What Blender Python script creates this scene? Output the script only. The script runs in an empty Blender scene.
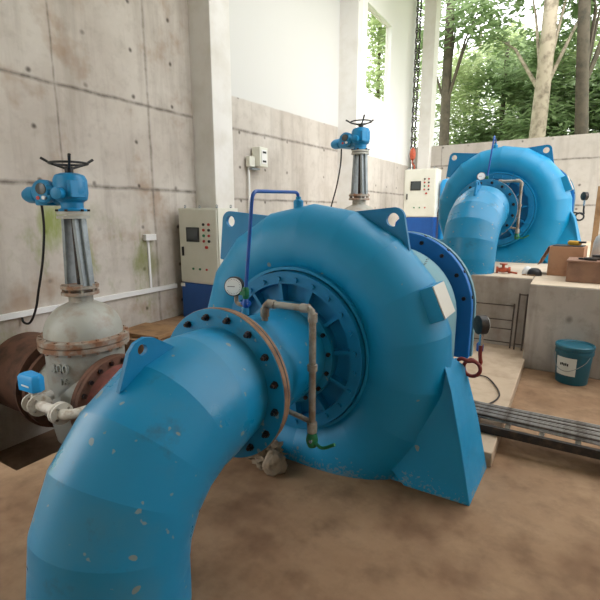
import bpy, math, random
from mathutils import Vector, Matrix
random.seed(7)
SC = bpy.context.scene
COL = SC.collection
PI = math.pi

# ------------------------------------------------------------------ camera
F = 450.0
PITCH = math.atan(88/F); YAW = math.atan(275*math.cos(PITCH)/F); CH = 1.45
cam_d = bpy.data.cameras.new('camera'); cam = bpy.data.objects.new('camera', cam_d); COL.objects.link(cam)
cam_d.sensor_width = 36; cam_d.lens = 36*F/600; cam_d.clip_start = 0.02; cam_d.clip_end = 200
cam.location = (0, 0, CH); cam.rotation_euler = (PI/2-PITCH, 0, YAW)
SC.camera = cam
# ------------------------------------------------------------------ world, light, exposure
w = bpy.data.worlds.new('sky'); SC.world = w; w.use_nodes = True
wn = w.node_tree.nodes; wl = w.node_tree.links; wn.clear()
wo = wn.new('ShaderNodeOutputWorld'); bg = wn.new('ShaderNodeBackground'); wl.new(bg.outputs[0], wo.inputs[0])
tc = wn.new('ShaderNodeTexCoord'); sep = wn.new('ShaderNodeSeparateXYZ'); cr = wn.new('ShaderNodeValToRGB')
wl.new(tc.outputs['Generated'], sep.inputs[0]); wl.new(sep.outputs[2], cr.inputs[0]); wl.new(cr.outputs[0], bg.inputs[0])
cr.color_ramp.elements[0].position = 0.0; cr.color_ramp.elements[0].color = (0.52, 0.50, 0.45, 1)
cr.color_ramp.elements[1].position = 0.3; cr.color_ramp.elements[1].color = (0.97, 0.98, 1.0, 1)
bg.inputs[1].default_value = 2.6
sd = bpy.data.lights.new('sun', 'SUN'); sd.energy = 1.5; sd.angle = 0.6; sd.color = (1, 0.97, 0.92)
sun = bpy.data.objects.new('sun', sd); COL.objects.link(sun)
sun.rotation_euler = Vector((-0.75, 0.45, -0.62)).to_track_quat('-Z', 'Y').to_euler()
VS = SC.view_settings
VS.view_transform = 'Standard'; VS.look = 'None'; VS.gamma = 1.0; VS.exposure = 0.62; VS.use_curve_mapping = False

# ------------------------------------------------------------------ materials
def lin(c): return tuple(((x/255)/12.92 if x/255 <= .04045 else ((x/255+.055)/1.055)**2.4) for x in c)
class NT:
    def __init__(s, name, rough=.6, metal=0, spec=.5):
        s.m = bpy.data.materials.new(name); s.m.use_nodes = True
        s.n = s.m.node_tree.nodes; s.l = s.m.node_tree.links
        s.b = s.n['Principled BSDF']; s.b.inputs['Roughness'].default_value = rough
        s.b.inputs['Metallic'].default_value = metal; s.b.inputs['Specular IOR Level'].default_value = spec
        s.tc = s.n.new('ShaderNodeTexCoord')
    def coord(s, scale=(1, 1, 1), off=(0, 0, 0), kind='Object'):
        mp = s.n.new('ShaderNodeMapping'); mp.inputs['Scale'].default_value = scale; mp.inputs['Location'].default_value = off
        s.l.new(s.tc.outputs[kind], mp.inputs[0]); return mp.outputs[0]
    def noise(s, sc, det=4, rough=.55, scale=(1, 1, 1), off=(0, 0, 0)):
        t = s.n.new('ShaderNodeTexNoise'); t.inputs['Scale'].default_value = sc; t.inputs['Detail'].default_value = det
        t.inputs['Roughness'].default_value = rough; s.l.new(s.coord(scale, off), t.inputs['Vector']); return t.outputs['Fac']
    def ramp(s, f, a, b, lo=0., hi=1.):
        r = s.n.new('ShaderNodeMapRange'); r.inputs['From Min'].default_value = a; r.inputs['From Max'].default_value = b
        r.inputs['To Min'].default_value = lo; r.inputs['To Max'].default_value = hi; s.l.new(f, r.inputs['Value']); return r.outputs[0]
    def math(s, op, a, b=None, c=None):
        m = s.n.new('ShaderNodeMath'); m.operation = op
        for i, x in enumerate((a, b, c)):
            if x is None: continue
            if isinstance(x, (int, float)): m.inputs[i].default_value = x
            else: s.l.new(x, m.inputs[i])
        return m.outputs[0]
    def mix(s, fac, a, b):
        m = s.n.new('ShaderNodeMix'); m.data_type = 'RGBA'
        for sk, x in ((m.inputs[0], fac), (m.inputs[6], a), (m.inputs[7], b)):
            if isinstance(x, (int, float)): sk.default_value = x
            elif isinstance(x, tuple): sk.default_value = (*lin(x), 1)
            else: s.l.new(x, sk)
        return m.outputs[2]
    def xyz(s, kind='Object'):
        q = s.n.new('ShaderNodeSeparateXYZ'); s.l.new(s.tc.outputs[kind], q.inputs[0]); return q.outputs
    def bump(s, f, st=.2, d=.01):
        b = s.n.new('ShaderNodeBump'); b.inputs['Strength'].default_value = st; b.inputs['Distance'].default_value = d
        s.l.new(f, b.inputs['Height']); s.l.new(b.outputs[0], s.b.inputs['Normal'])
    def col(s, c):
        if isinstance(c, tuple): s.b.inputs['Base Color'].default_value = (*lin(c), 1)
        else: s.l.new(c, s.b.inputs['Base Color'])
        return s
    def rough(s, f): s.l.new(f, s.b.inputs['Roughness'])

def simple(name, c, rough=.5, metal=0, var=.0, c2=None, sc=8, lo=.45, hi=.7, bump=0):
    t = NT(name, rough, metal)
    if c2 is None: t.col(c)
    else:
        n = t.noise(sc, 5, .6); t.col(t.mix(t.ramp(n, lo, hi), c, c2))
        if bump: t.bump(n, bump, .004)
    return t.m

def painted(name, base, dirt=(150, 140, 120), rough=.33, amount=1.0, chips=True, faded=None, splash=False, smudge=False):
    t = NT(name, rough, 0, .45)
    n1 = t.noise(3.5, 5, .6); n2 = t.noise(28, 3, .6, off=(3, 1, 7)); n3 = t.noise(1.3, 3, .5, off=(9, 2, 4))
    c = t.mix(t.ramp(n3, .35, .7, 0, .35), base, tuple(int(x*.8) for x in base))
    c = t.mix(t.ramp(n1, .52, .8, 0, .30*amount), c, dirt)
    if faded: c = t.mix(t.ramp(t.noise(2.2, 4, .6, off=(1, 5, 2)), .4, .65, 0, .8), c, faded)
    if chips: c = t.mix(t.ramp(n2, .74, .77, 0, .75*amount), c, dirt)
    if smudge:
        s1 = t.noise(4.5, 5, .7, off=(3.3, 6, 2)); c = t.mix(t.ramp(s1, .60, .72, 0, .45), c, (58, 72, 66))
        s2 = t.noise(20, 2, .5, off=(6.2, 1, 4)); c = t.mix(t.ramp(s2, .70, .72, 0, .6), c, (150, 152, 134))
        s3 = t.noise(6.5, 3, .6, off=(1.7, 9, 3)); c = t.mix(t.ramp(s3, .715, .735, 0, .8), c, (140, 126, 100))
    if splash:      # dried cement splashes near the floor
        x, y, z = t.xyz(); sp = t.noise(55, 4, .7, off=(2, 8, 1)); bl = t.noise(9, 4, .65, off=(7, 7, 1))
        th = t.ramp(z, 0.0, .34, .50, .86)
        m = t.math('GREATER_THAN', t.math('ADD', t.math('MULTIPLY', sp, .6), t.math('MULTIPLY', bl, .4)), th)
        c = t.mix(t.math('MULTIPLY', m, .42), c, (150, 146, 130))
        sp2 = t.noise(13, 1, .4, off=(5, 1, 3)); c = t.mix(t.ramp(sp2, .765, .775, 0, .7), c, (140, 140, 122))
    t.col(c); t.rough(t.ramp(n1, .3, .75, rough*.8, rough+.3)); t.bump(n2, .04, .002)
    return t.m

def concrete(name, base, dark, light, seams=(), vert=None, vaxis=1, moss=None, white_above=None, wcol=(208, 208, 205), patches=(), stain=None, ties=None, amount=1.0, floorlike=False):
    t = NT(name, .85, 0, .25); x, y, z = t.xyz()
    a = t.noise(1.1, 6, .6); b = t.noise(7, 5, .65, off=(4, 4, 1))
    st = t.noise(5, 4, .6, scale=(1, 1, .12) if not floorlike else (1, 1, 1), off=(1, 7, 0))
    c = t.mix(t.ramp(a, .35, .65), base, light)
    c = t.mix(t.ramp(st, .48, .75, 0, .45*amount), c, dark)
    c = t.mix(t.ramp(b, .5, .8, 0, .35*amount), c, dark)
    if stain: c = t.mix(t.ramp(t.noise(1.7, 4, .6, off=stain[1]), stain[2], stain[2]+.14, 0, stain[3]), c, stain[0])
    wob = t.math('MULTIPLY', t.math('SUBTRACT', t.noise(3, 2), .5), .03)
    h = (y if vaxis == 1 else x)
    for s_, wd in seams:
        d = t.math('ABSOLUTE', t.math('SUBTRACT', t.math('ADD', z, wob), s_))
        c = t.mix(t.math('MULTIPLY', t.ramp(d, 0, wd, 1, 0), t.ramp(b, .3, .6, .3, .9)), c, tuple(int(q*.68) for q in dark))
    for s_, wd in (vert or ()):
        d = t.math('ABSOLUTE', t.math('SUBTRACT', t.math('ADD', h, wob), s_))
        c = t.mix(t.math('MULTIPLY', t.ramp(d, 0, wd, 1, 0), t.ramp(b, .3, .6, .2, .8)), c, tuple(int(q*.8) for q in dark))
    if ties:
        px, pz, ox, oz, r = ties
        def saw(v, p, o): 
            f = t.math('FRACT', t.math('DIVIDE', t.math('ADD', v, o+50*p), p)); return t.math('MULTIPLY', t.math('SUBTRACT', f, .5), p)
        hx = saw(t.math('ADD', h, t.math('MULTIPLY', wob, 3)), px, ox); hz = saw(t.math('ADD', z, t.math('MULTIPLY', wob, 2)), pz, oz)
        d = t.math('SQRT', t.math('ADD', t.math('MULTIPLY', hx, hx), t.math('MULTIPLY', hz, hz)))
        c = t.mix(t.math('MULTIPLY', t.ramp(d, r*.3, r, .8, 0), t.ramp(t.noise(.9, 1, off=(8, 3, 5)), .42, .5)), c, (58, 50, 44))
    if moss:
        (zc, hw, th, amt) = moss
        m = t.math('MULTIPLY', t.ramp(t.noise(1.6, 5, .7, scale=(1, 1, .6), off=(2, 3, 5)), th, th+.12, 0, amt), t.ramp(t.math('ABSOLUTE', t.math('SUBTRACT', z, zc)), hw*.5, hw, 1, 0))
        c = t.mix(m, c, (128, 140, 76))
    for (ph_, pz_, hw_, hh_, am_, pc_) in patches:
        ex = t.math('DIVIDE', t.math('SUBTRACT', h, ph_), hw_); ez = t.math('DIVIDE', t.math('SUBTRACT', z, pz_), hh_)
        dd_ = t.math('ADD', t.math('ADD', t.math('MULTIPLY', ex, ex), t.math('MULTIPLY', ez, ez)), t.math('MULTIPLY', t.noise(7, 5, .7, scale=(1, 1, .35)), 1.5))
        c = t.mix(t.ramp(dd_, .75, 1.45, am_, 0), c, pc_)
    if white_above is not None:
        c = t.mix(t.ramp(t.math('ADD', z, wob), white_above-.01, white_above+.01), c, wcol)
    t.col(c); t.bump(b, .25, .01)
    return t.m

M = {}
M['blue'] = painted('turbine_blue_paint', (0, 136, 184), dirt=(46, 122, 148), rough=.38, splash=True)
M['blue_elbow'] = painted('draft_tube_blue_paint', (10, 130, 176), dirt=(100, 134, 134), rough=.30, amount=1.2, splash=True, smudge=True)
M['blue_cover'] = painted('cover_blue_paint', (0, 120, 170), dirt=(34, 90, 108), rough=.42, amount=.9)
M['blue_flange'] = painted('flange_blue_paint', (0, 112, 192), dirt=(60, 90, 110), rough=.4, amount=.6)
M['blue_dusty'] = painted('dusty_blue_paint', (112, 156, 166), dirt=(160, 168, 164), rough=.6, amount=1.6)
M['blue_act'] = painted('actuator_blue_paint', (10, 128, 180), dirt=(60, 90, 100), rough=.35, amount=.6)
M['blue_bright'] = simple('bright_blue_enamel', (30, 150, 215), .35)
M['blue_pipe'] = simple('thin_pipe_blue', (20, 78, 160), .35)
M['cab_blue'] = simple('cabinet_blue', (22, 84, 160), .4, c2=(16, 74, 148), sc=3)
M['cab_cream'] = simple('cabinet_cream', (222, 222, 210), .4, c2=(214, 214, 200), sc=3)
M['bolt'] = simple('dark_bolt_steel', (38, 34, 36), .45, .6, c2=(80, 52, 38), sc=30)
M['rust'] = simple('rusty_steel', (112, 78, 62), .8, .1, c2=(74, 54, 44), sc=6, bump=.4)
M['rust_tan'] = simple('tan_flange_rust', (138, 108, 84), .8, .1, c2=(92, 66, 50), sc=12)
M['rust_red'] = simple('red_oxide_steel', (134, 74, 66), .7, .05, c2=(96, 66, 58), sc=7, bump=.3)
M['valve_grey'] = simple('grey_valve_paint', (168, 168, 160), .5, .1, c2=(146, 128, 112), sc=5, lo=.48, hi=.72, bump=.2)
M['valve_rusty'] = simple('rusty_grey_flange', (162, 154, 142), .6, .1, c2=(140, 100, 74), sc=9, lo=.42, hi=.6, bump=.2)
M['galv'] = simple('galvanised_steel', (150, 158, 162), .45, .4, c2=(120, 126, 128), sc=9)
M['old_pipe'] = simple('weathered_pipe', (156, 152, 142), .6, .2, c2=(124, 104, 84), sc=14, lo=.42, hi=.62)
M['black'] = simple('black_rubber', (22, 22, 24), .5)
M['dark_steel'] = simple('dark_steel', (52, 50, 50), .5, .5, c2=(82, 70, 60), sc=20)
M['old_steel'] = simple('old_brown_steel', (84, 72, 64), .7, .2, c2=(60, 50, 44), sc=20)
M['rod'] = simple('steel_rod_metal', (164, 160, 156), .4, .25, c2=(104, 94, 86), sc=10)
M['white'] = simple('white_plastic', (232, 232, 230), .4)
M['off_white'] = simple('off_white_paint', (212, 206, 194), .5, c2=(168, 150, 128), sc=18, lo=.5, hi=.7)
M['dial'] = simple('dial_face', (238, 240, 240), .3)
M['chrome'] = simple('chrome_metal', (190, 192, 195), .25, .9)
M['green'] = simple('green_valve_paint', (10, 104, 62), .45)
M['green_btn'] = simple('green_button', (40, 120, 80), .4)
M['red_btn'] = simple('red_button', (180, 50, 40), .4)
M['screen'] = simple('dark_screen', (70, 76, 78), .2)
M['screen_frame'] = simple('screen_frame', (30, 32, 34), .4)
M['red_tube'] = simple('red_siphon_tube', (132, 42, 34), .4)
M['plate'] = simple('aluminium_plate', (196, 192, 182), .45, .35)
M['pail'] = simple('teal_pail_plastic', (28, 92, 110), .4)
M['pail_lid'] = simple('teal_pail_lid', (36, 104, 124), .4)
M['label'] = simple('pail_label', (216, 220, 216), .5)
M['cardboard'] = simple('worn_cardboard', (184, 138, 106), .8, c2=(156, 112, 86), sc=5)
M['crate'] = simple('dusty_brown_crate', (146, 112, 92), .85, c2=(116, 88, 74), sc=5)
M['cloth'] = simple('dusty_cement_cloth', (148, 132, 112), .95, c2=(122, 106, 88), sc=14, bump=.3)
M['sack'] = simple('white_sack', (222, 222, 220), .7, c2=(196, 196, 194), sc=9)
M['orange'] = simple('orange_red_paint', (188, 84, 52), .5, c2=(140, 66, 46), sc=20)
M['yellow'] = simple('yellow_plastic', (214, 162, 46), .5)
M['wood'] = simple('raw_wood', (150, 116, 80), .8, c2=(120, 88, 58), sc=6)
M['plaster'] = simple('white_plaster', (226, 224, 220), .8, c2=(212, 208, 200), sc=2)
M['bark'] = simple('tree_bark', (178, 166, 146), .9, c2=(120, 110, 94), sc=5, bump=.5)
M['bark_dark'] = simple('dark_tree_bark', (92, 84, 70), .9, c2=(64, 60, 50), sc=5, bump=.5)
def leafmat(name, a, b):
    t = NT(name, .55); n = t.noise(1.5, 3, .6); t.col(t.mix(t.ramp(n, .35, .65), a, b))
    t.b.inputs['Transmission Weight'].default_value = 0
    tr = t.n.new('ShaderNodeBsdfTranslucent'); tr.inputs[0].default_value = (*lin(b), 1)
    mx = t.n.new('ShaderNodeMixShader'); mx.inputs[0].default_value = .45
    out = t.n['Material Output']; t.l.new(t.b.outputs[0], mx.inputs[1]); t.l.new(tr.outputs[0], mx.inputs[2]); t.l.new(mx.outputs[0], out.inputs[0])
    return t.m
M['leaf1'] = leafmat('bright_leaves', (146, 168, 110), (196, 208, 160))
M['leaf2'] = leafmat('mid_leaves', (108, 136, 94), (160, 180, 132))
M['leaf3'] = leafmat('haze_pale_leaves', (176, 202, 164), (216, 230, 198))  # leaf colour paled to stand in for distant haze
M['c_left'] = concrete('formed_concrete', (184, 175, 165), (138, 127, 116), (204, 197, 188), seams=((1.735, .035), (2.745, .03)), vert=((4.15, .03), (1.7, .02), (2.95, .018)),
                       moss=(0.7, .9, .50, .6), patches=((2.76, 1.30, .20, .40, .85, (134, 148, 66)), (3.95, .80, .35, .30, .6, (128, 132, 80)), (2.0, 1.05, .2, .4, .55, (156, 116, 78)), (1.85, .62, .3, .22, .5, (150, 112, 76))), white_above=None, ties=(.62, .52, .1, .05, .035), stain=((150, 118, 88), (6, 2, 2), .56, .5))
M['c_bay'] = concrete('formed_concrete_bay', (182, 174, 165), (136, 127, 117), (202, 196, 188), seams=((2.70, .035), (1.65, .03)), vert=((7.0, .02), (8.3, .02)),
                      ties=(.62, .52, .1, .2, .035), white_above=3.17)
M['c_bay3'] = concrete('formed_concrete_end_bay', (196, 190, 182), (146, 138, 128), (212, 206, 198), seams=((1.9, .03),), ties=(.7, .5, .1, .2, .035), white_above=2.66, wcol=(234, 234, 232))
M['c_end'] = concrete('end_wall_concrete', (184, 178, 170), (138, 130, 120), (198, 193, 186), seams=((2.62, .03), (1.6, .03)), vaxis=0, vert=((-1.2, .02), (.8, .02)), ties=(.62, .52, .1, .3, .035), amount=.8)
M['c_ledge'] = concrete('ledge_concrete', (166, 156, 146), (112, 98, 86), (188, 180, 172), vaxis=0, amount=1.35, ties=(.5, .42, .2, .12, .04), stain=((140, 98, 72), (3, 3, 2), .58, .5))
M['floor'] = concrete('dusty_floor', (136, 106, 80), (76, 54, 38), (172, 142, 112), floorlike=True, stain=((104, 74, 54), (5, 5, 5), .50, .5))
M['floor_up'] = concrete('upper_floor_dust', (204, 186, 162), (168, 146, 120), (218, 202, 180), floorlike=True)
M['strip'] = concrete('strip_floor', (182, 160, 136), (138, 114, 90), (198, 178, 154), floorlike=True)
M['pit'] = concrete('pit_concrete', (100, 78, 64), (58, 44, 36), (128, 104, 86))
M['hill'] = simple('hill_undergrowth', (110, 140, 84), .95, c2=(150, 160, 110), sc=.8)

# ------------------------------------------------------------------ mesh builder
def frame(d):
    d = Vector(d).normalized(); a = Vector((0, 0, 1)) if abs(d.z) < .95 else Vector((1, 0, 0))
    u = d.cross(a).normalized(); v = d.cross(u).normalized(); return u, v, d
class MB:
    def __init__(s): s.v = []; s.f = []
    def box(s, c, sz, rot=None):
        b = len(s.v); R = rot if rot is not None else Matrix.Identity(3)
        for dz in (-.5, .5):
            for dx, dy in ((-.5, -.5), (.5, -.5), (.5, .5), (-.5, .5)):
                s.v.append(tuple(Vector(c)+R@Vector((dx*sz[0], dy*sz[1], dz*sz[2]))))
        for q in ((3, 2, 1, 0), (4, 5, 6, 7), (0, 1, 5, 4), (1, 2, 6, 5), (2, 3, 7, 6), (3, 0, 4, 7)): s.f.append(tuple(b+i for i in q))
        return s
    def span(s, a, b): return s.box([(a[i]+b[i])/2 for i in range(3)], [abs(b[i]-a[i]) for i in range(3)])
    def rings(s, rings, cap0=True, cap1=True, closed=True):
        n = len(rings[0]); b = len(s.v)
        for r in rings: s.v.extend(tuple(p) for p in r)
        for i in range(len(rings)-1):
            for j in range(n if closed else n-1):
                k = (j+1) % n; s.f.append((b+i*n+j, b+i*n+k, b+(i+1)*n+k, b+(i+1)*n+j))
        if cap0: s.f.append(tuple(b+j for j in range(n))[::-1])
        if cap1: s.f.append(tuple(b+(len(rings)-1)*n+j for j in range(n)))
        return s
    def lathe(s, prof, o=(0, 0, 0), axis=(0, 0, 1), n=48, caps=True):
        u, v, d = frame(axis); o = Vector(o); R = []
        for r, h in prof:
            r = max(r, 1e-4); R.append([o+d*h+u*(r*math.cos(2*PI*k/n))+v*(r*math.sin(2*PI*k/n)) for k in range(n)])
        return s.rings(R, caps, caps)
    def cyl(s, a, b, r, n=16, r2=None):
        a = Vector(a); b = Vector(b); L = (b-a).length
        return s.lathe([(r, 0), (r if r2 is None else r2, L)], a, b-a, n)
    def tube(s, pts, r, n=12, caps=True):
        P = [Vector(p) for p in pts]; m = len(P); rr = r if isinstance(r, (list, tuple)) else [r]*m
        u, v, _ = frame(P[1]-P[0]); R = []
        for i in range(m):
            t = (P[min(i+1, m-1)]-P[max(i-1, 0)]).normalized()
            u = (u-t*u.dot(t)).normalized(); v = t.cross(u)
            R.append([P[i]+u*(rr[i]*math.cos(2*PI*k/n))+v*(rr[i]*math.sin(2*PI*k/n)) for k in range(n)])
        return s.rings(R, caps, caps)
    def annulus(s, r0, r1, y0, y1, o, axis, n=64):   # solid ring
        return s.ringloop([(r0, y0), (r1, y0), (r1, y1), (r0, y1)], o, axis, n)
    def ringloop(s, prof, o, axis, n=64):             # closed profile revolved
        u, v, d = frame(axis); o = Vector(o); b = len(s.v); m = len(prof)
        for k in range(n):
            a = 2*PI*k/n; e = u*math.cos(a)+v*math.sin(a)
            for r, h in prof: s.v.append(tuple(o+d*h+e*r))
        for k in range(n):
            for j in range(m):
                k2 = (k+1) % n; j2 = (j+1) % m
                s.f.append((b+k*m+j, b+k*m+j2, b+k2*m+j2, b+k2*m+j))
        return s
    def prism(s, poly, o, ux, uy, depth):
        ux = Vector(ux); uy = Vector(uy); o = Vector(o); dn = ux.cross(uy).normalized()*depth
        A = [o+ux*a+uy*b for a, b in poly]; return s.rings([[p for p in A], [p+dn for p in A]])
    def hexn(s, p, axis, r, h):
        return s.lathe([(r, 0), (r, h)], p, axis, 6)
    def build(s, name, mat, parent=None, sharp=35, bevel=0, loc=None):
        me = bpy.data.meshes.new(name); me.from_pydata(s.v, [], s.f); me.validate()
        import bmesh
        bm = bmesh.new(); bm.from_mesh(me); bmesh.ops.recalc_face_normals(bm, faces=bm.faces); bm.to_mesh(me); bm.free()
        me.materials.append(M[mat] if isinstance(mat, str) else mat)
        me.polygons.foreach_set('use_smooth', [True]*len(me.polygons)); me.set_sharp_from_angle(angle=math.radians(sharp))
        o = bpy.data.objects.new(name, me); COL.objects.link(o)
        if parent: o.parent = parent
        if loc: o.location = loc
        if bevel:
            bv = o.modifiers.new('bevel', 'BEVEL'); bv.width = bevel; bv.segments = 2; bv.limit_method = 'ANGLE'; bv.angle_limit = math.radians(40)
        return o
def bez(pts, n=8):      # smooth polyline through points (Catmull-Rom)
    P = [Vector(p) for p in pts]; P = [2*P[0]-P[1]]+P+[2*P[-1]-P[-2]]; out = []
    for i in range(1, len(P)-2):
        for k in range(n):
            t = k/n; a, b, c, d = P[i-1:i+3]
            out.append(.5*((2*b)+(c-a)*t+(2*a-5*b+4*c-d)*t*t+(3*b-a-3*c+d)*t**3))
    out.append(P[-2]); return out
def corner(pts, r=.03, n=5):   # polyline with rounded corners
    P = [Vector(p) for p in pts]; out = [P[0]]
    for i in range(1, len(P)-1):
        a = P[i]+(P[i-1]-P[i]).normalized()*r; c = P[i]+(P[i+1]-P[i]).normalized()*r
        for k in range(n+1):
            t = k/n; out.append((1-t)**2*a+2*t*(1-t)*P[i]+t*t*c)
    out.append(P[-1]); return out
def tag(o, label, cat, group=None):
    o['label'] = label; o['category'] = cat
    if group: o['group'] = group
    return o
def thing(name, label, cat, loc=(0, 0, 0), rz=0, group=None):
    o = bpy.data.objects.new(name, None); COL.objects.link(o); o.location = loc; o.rotation_euler = (0, 0, rz); o.empty_display_size = .1
    return tag(o, label, cat, group)
def struct(o): o['kind'] = 'structure'; return o
def copy_tree(o, parent=None):
    c = o.copy(); COL.objects.link(c)
    if parent: c.parent = parent
    for ch in list(o.children): copy_tree(ch, c)
    return c
def textmesh(s, size, mat, parent, loc, rot, name='marking', depth=.002):
    cu = bpy.data.curves.new(name, 'FONT'); cu.body = s; cu.size = size; cu.extrude = depth; cu.align_x = 'CENTER'; cu.align_y = 'CENTER'
    t = bpy.data.objects.new(name, cu); me = bpy.data.meshes.new_from_object(t); bpy.data.objects.remove(t)
    o = bpy.data.objects.new(name, me); me.materials.clear(); me.materials.append(M[mat]); COL.objects.link(o)
    o.parent = parent; o.location = loc; o.rotation_euler = rot; return o

# ------------------------------------------------------------------ setting
WX = -4.70            # left wall face
LZ = .80              # upper floor level
PX0, PX1, PY0, PY1 = WX, -2.59, 1.17, 3.3    # valve pit
f = MB()
for a, b in (((WX, -3, -.3), (4, PY0, 0)), ((PX1, PY0, -.3), (4, PY1, 0)), ((WX, PY1, -.3), (4, 4.95, 0))): f.span(a, b)
struct(f.build('floor', 'floor'))
p = MB()
p.span((WX-.2, PY0-.2, -1.0), (PX1+.2, PY1+.2, -.9))
p.span((WX, PY0-.15, -.9), (PX1, PY0, -.3)); p.span((PX1, PY0, -.9), (PX1+.15, PY1, -.3)); p.span((WX, PY1, -.9), (PX1, PY1+.15, -.3))
struct(p.build('floor_pit', 'pit'))
st = MB(); st.span((-2.6, 2.595, 0), (-.27, 4.95, .09)); struct(st.build('floor_strip', 'strip', bevel=.006))
# upper floor with its own valve pit, and the retaining walls
u = MB()
u.span((WX, 4.95, 0), (-.29, 5.3, LZ)); u.span((-.29, 4.57, 0), (4, 5.3, LZ))
struct(u.build('wall_retaining', 'c_ledge', bevel=.008))
u = MB()
u.span((WX, 5.3, .55), (4, 5.75, LZ+.004)); u.span((WX-.4, 5.75, .55), (-3.9, 13, LZ+.004)); u.span((-3.9, 7.6, .55), (-1.75, 13, LZ+.004)); u.span((-1.75, 5.75, .55), (4, 13, LZ+.004))
u.span((WX, 4.955, LZ), (-.295, 5.3, LZ+.004)); u.span((-.285, 4.575, LZ), (4, 5.3, LZ+.004))
struct(u.build('floor_upper', 'floor_up'))
# left wall, first bay, with an unseen opening cut to let light in
wm = MB(); wm.span((WX-.3, 1.0, -1), (WX, 5.0, 7)); wm.span((WX-.3, -2.0, 4.2), (WX, 1.0, 7)); wm.span((WX-.3, -2.0, -.3), (WX, 1.0, .0)); struct(wm.build('wall_left', 'c_left'))
wm = MB(); wm.span((WX-.3, -2.3, 0), (4.2, -2.0, 7)); struct(wm.build('wall_back_added', 'plaster'))  # unseen wall added to block light from behind the camera
wm = MB(); wm.span((3.9, -2.0, 0), (4.2, 3.4, 7)); wm.span((3.9, 3.4, 0), (4.2, 12.5, 1.7)); struct(wm.build('wall_right_added', 'plaster'))  # unseen wall added, solid near the camera, open farther back to steer light
# pillar 1
pl = MB(); pl.span((WX-.1, 4.93, 0), (-4.33, 5.34, 7)); struct(pl.build('trim_1', 'plaster', bevel=.01))
# second bay, slightly turned
def wallseg(name, a, b, z0, z1, mat, th=.3):
    a = Vector((*a, 0)); b = Vector((*b, 0)); d = (b-a); L = d.length
    m = MB(); m.span((-th, 0, z0), (0, L, z1)); o = m.build(name, mat); o.location = a
    o.rotation_euler = (0, 0, math.atan2(d.y, d.x)-PI/2); return struct(o)
wallseg('wall_left_middle', (-4.66, 5.0), (-4.38, 8.86), .5, 7, 'c_bay')
# pillar 2 and end bay wall with its window opening
wm = MB(); wm.span((-4.7, 8.84, .5), (-3.98, 9.05, 7)); struct(wm.build('trim_2', 'plaster'))
x3 = -3.99
wm = MB()
wm.span((x3-.14, 9.05, .5), (x3, 12.6, 3.92)); wm.span((x3-.14, 9.05, 3.92), (x3, 9.32, 7)); wm.span((x3-.14, 10.72, 3.92), (x3, 12.6, 7)); wm.span((x3-.14, 9.32, 5.6), (x3, 10.72, 7))
struct(wm.build('wall_left_end', 'c_bay3'))
wm = MB()
for a, b in (((x3-.13, 9.32, 3.92), (x3-.09, 9.34, 5.6)), ((x3-.13, 10.70, 3.92), (x3-.09, 10.72, 5.6)), ((x3-.13, 9.34, 3.92), (x3-.09, 10.70, 3.94)), ((x3-.13, 9.34, 5.58), (x3-.09, 10.70, 5.6))): wm.span(a, b)
struct(wm.build('window_1', 'plaster'))
# end wall, corner pillar
EA = (-3.9, 12.35); ang = -math.radians(3.5)
em = MB(); em.span((0, 0, .5), (9, .3, 3.13)); o = struct(em.build('wall_end', 'c_end')); o.location = (EA[0], EA[1], 0); o.rotation_euler = (0, 0, ang)
pm = MB(); pm.span((-3.68, 12.1, .5), (-3.38, 12.5, 7)); struct(pm.build('trim_3', 'plaster', bevel=.01))
# roof, and the far right columns that hold it
rm = MB(); rm.span((-5.0, -2.3, 7), (4.2, 3.6, 7.2)); rm.span((-5.0, 8.5, 7), (4.2, 13, 7.2)); rm.span((-5.0, 3.6, 7), (-2.2, 8.5, 7.2)); struct(rm.build('ceiling_added', 'plaster'))  # roof added for shade, its gap cut to light the turbines from above
for i, y in enumerate((6.0, 9.2, 12.4)):
    pm = MB(); pm.span((3.85, y-.2, 0), (4.15, y+.2, 7)); struct(pm.build('trim_%d' % (4+i), 'plaster', bevel=.01))
# hill outside
hm = MB(); R = []
for i in range(24):
    y = -6+i*2.2; R.append([Vector((-30+j*3, y, -.6+max(0, y-16)*.10+.3*math.sin(j*1.3+i)+.02*(j-10)**2*.3)) for j in range(22)])
hm.rings(R, False, False, False); g = hm.build('ground', 'hill', sharp=180); g.location = (0, 0, -.6); struct(g)

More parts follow.
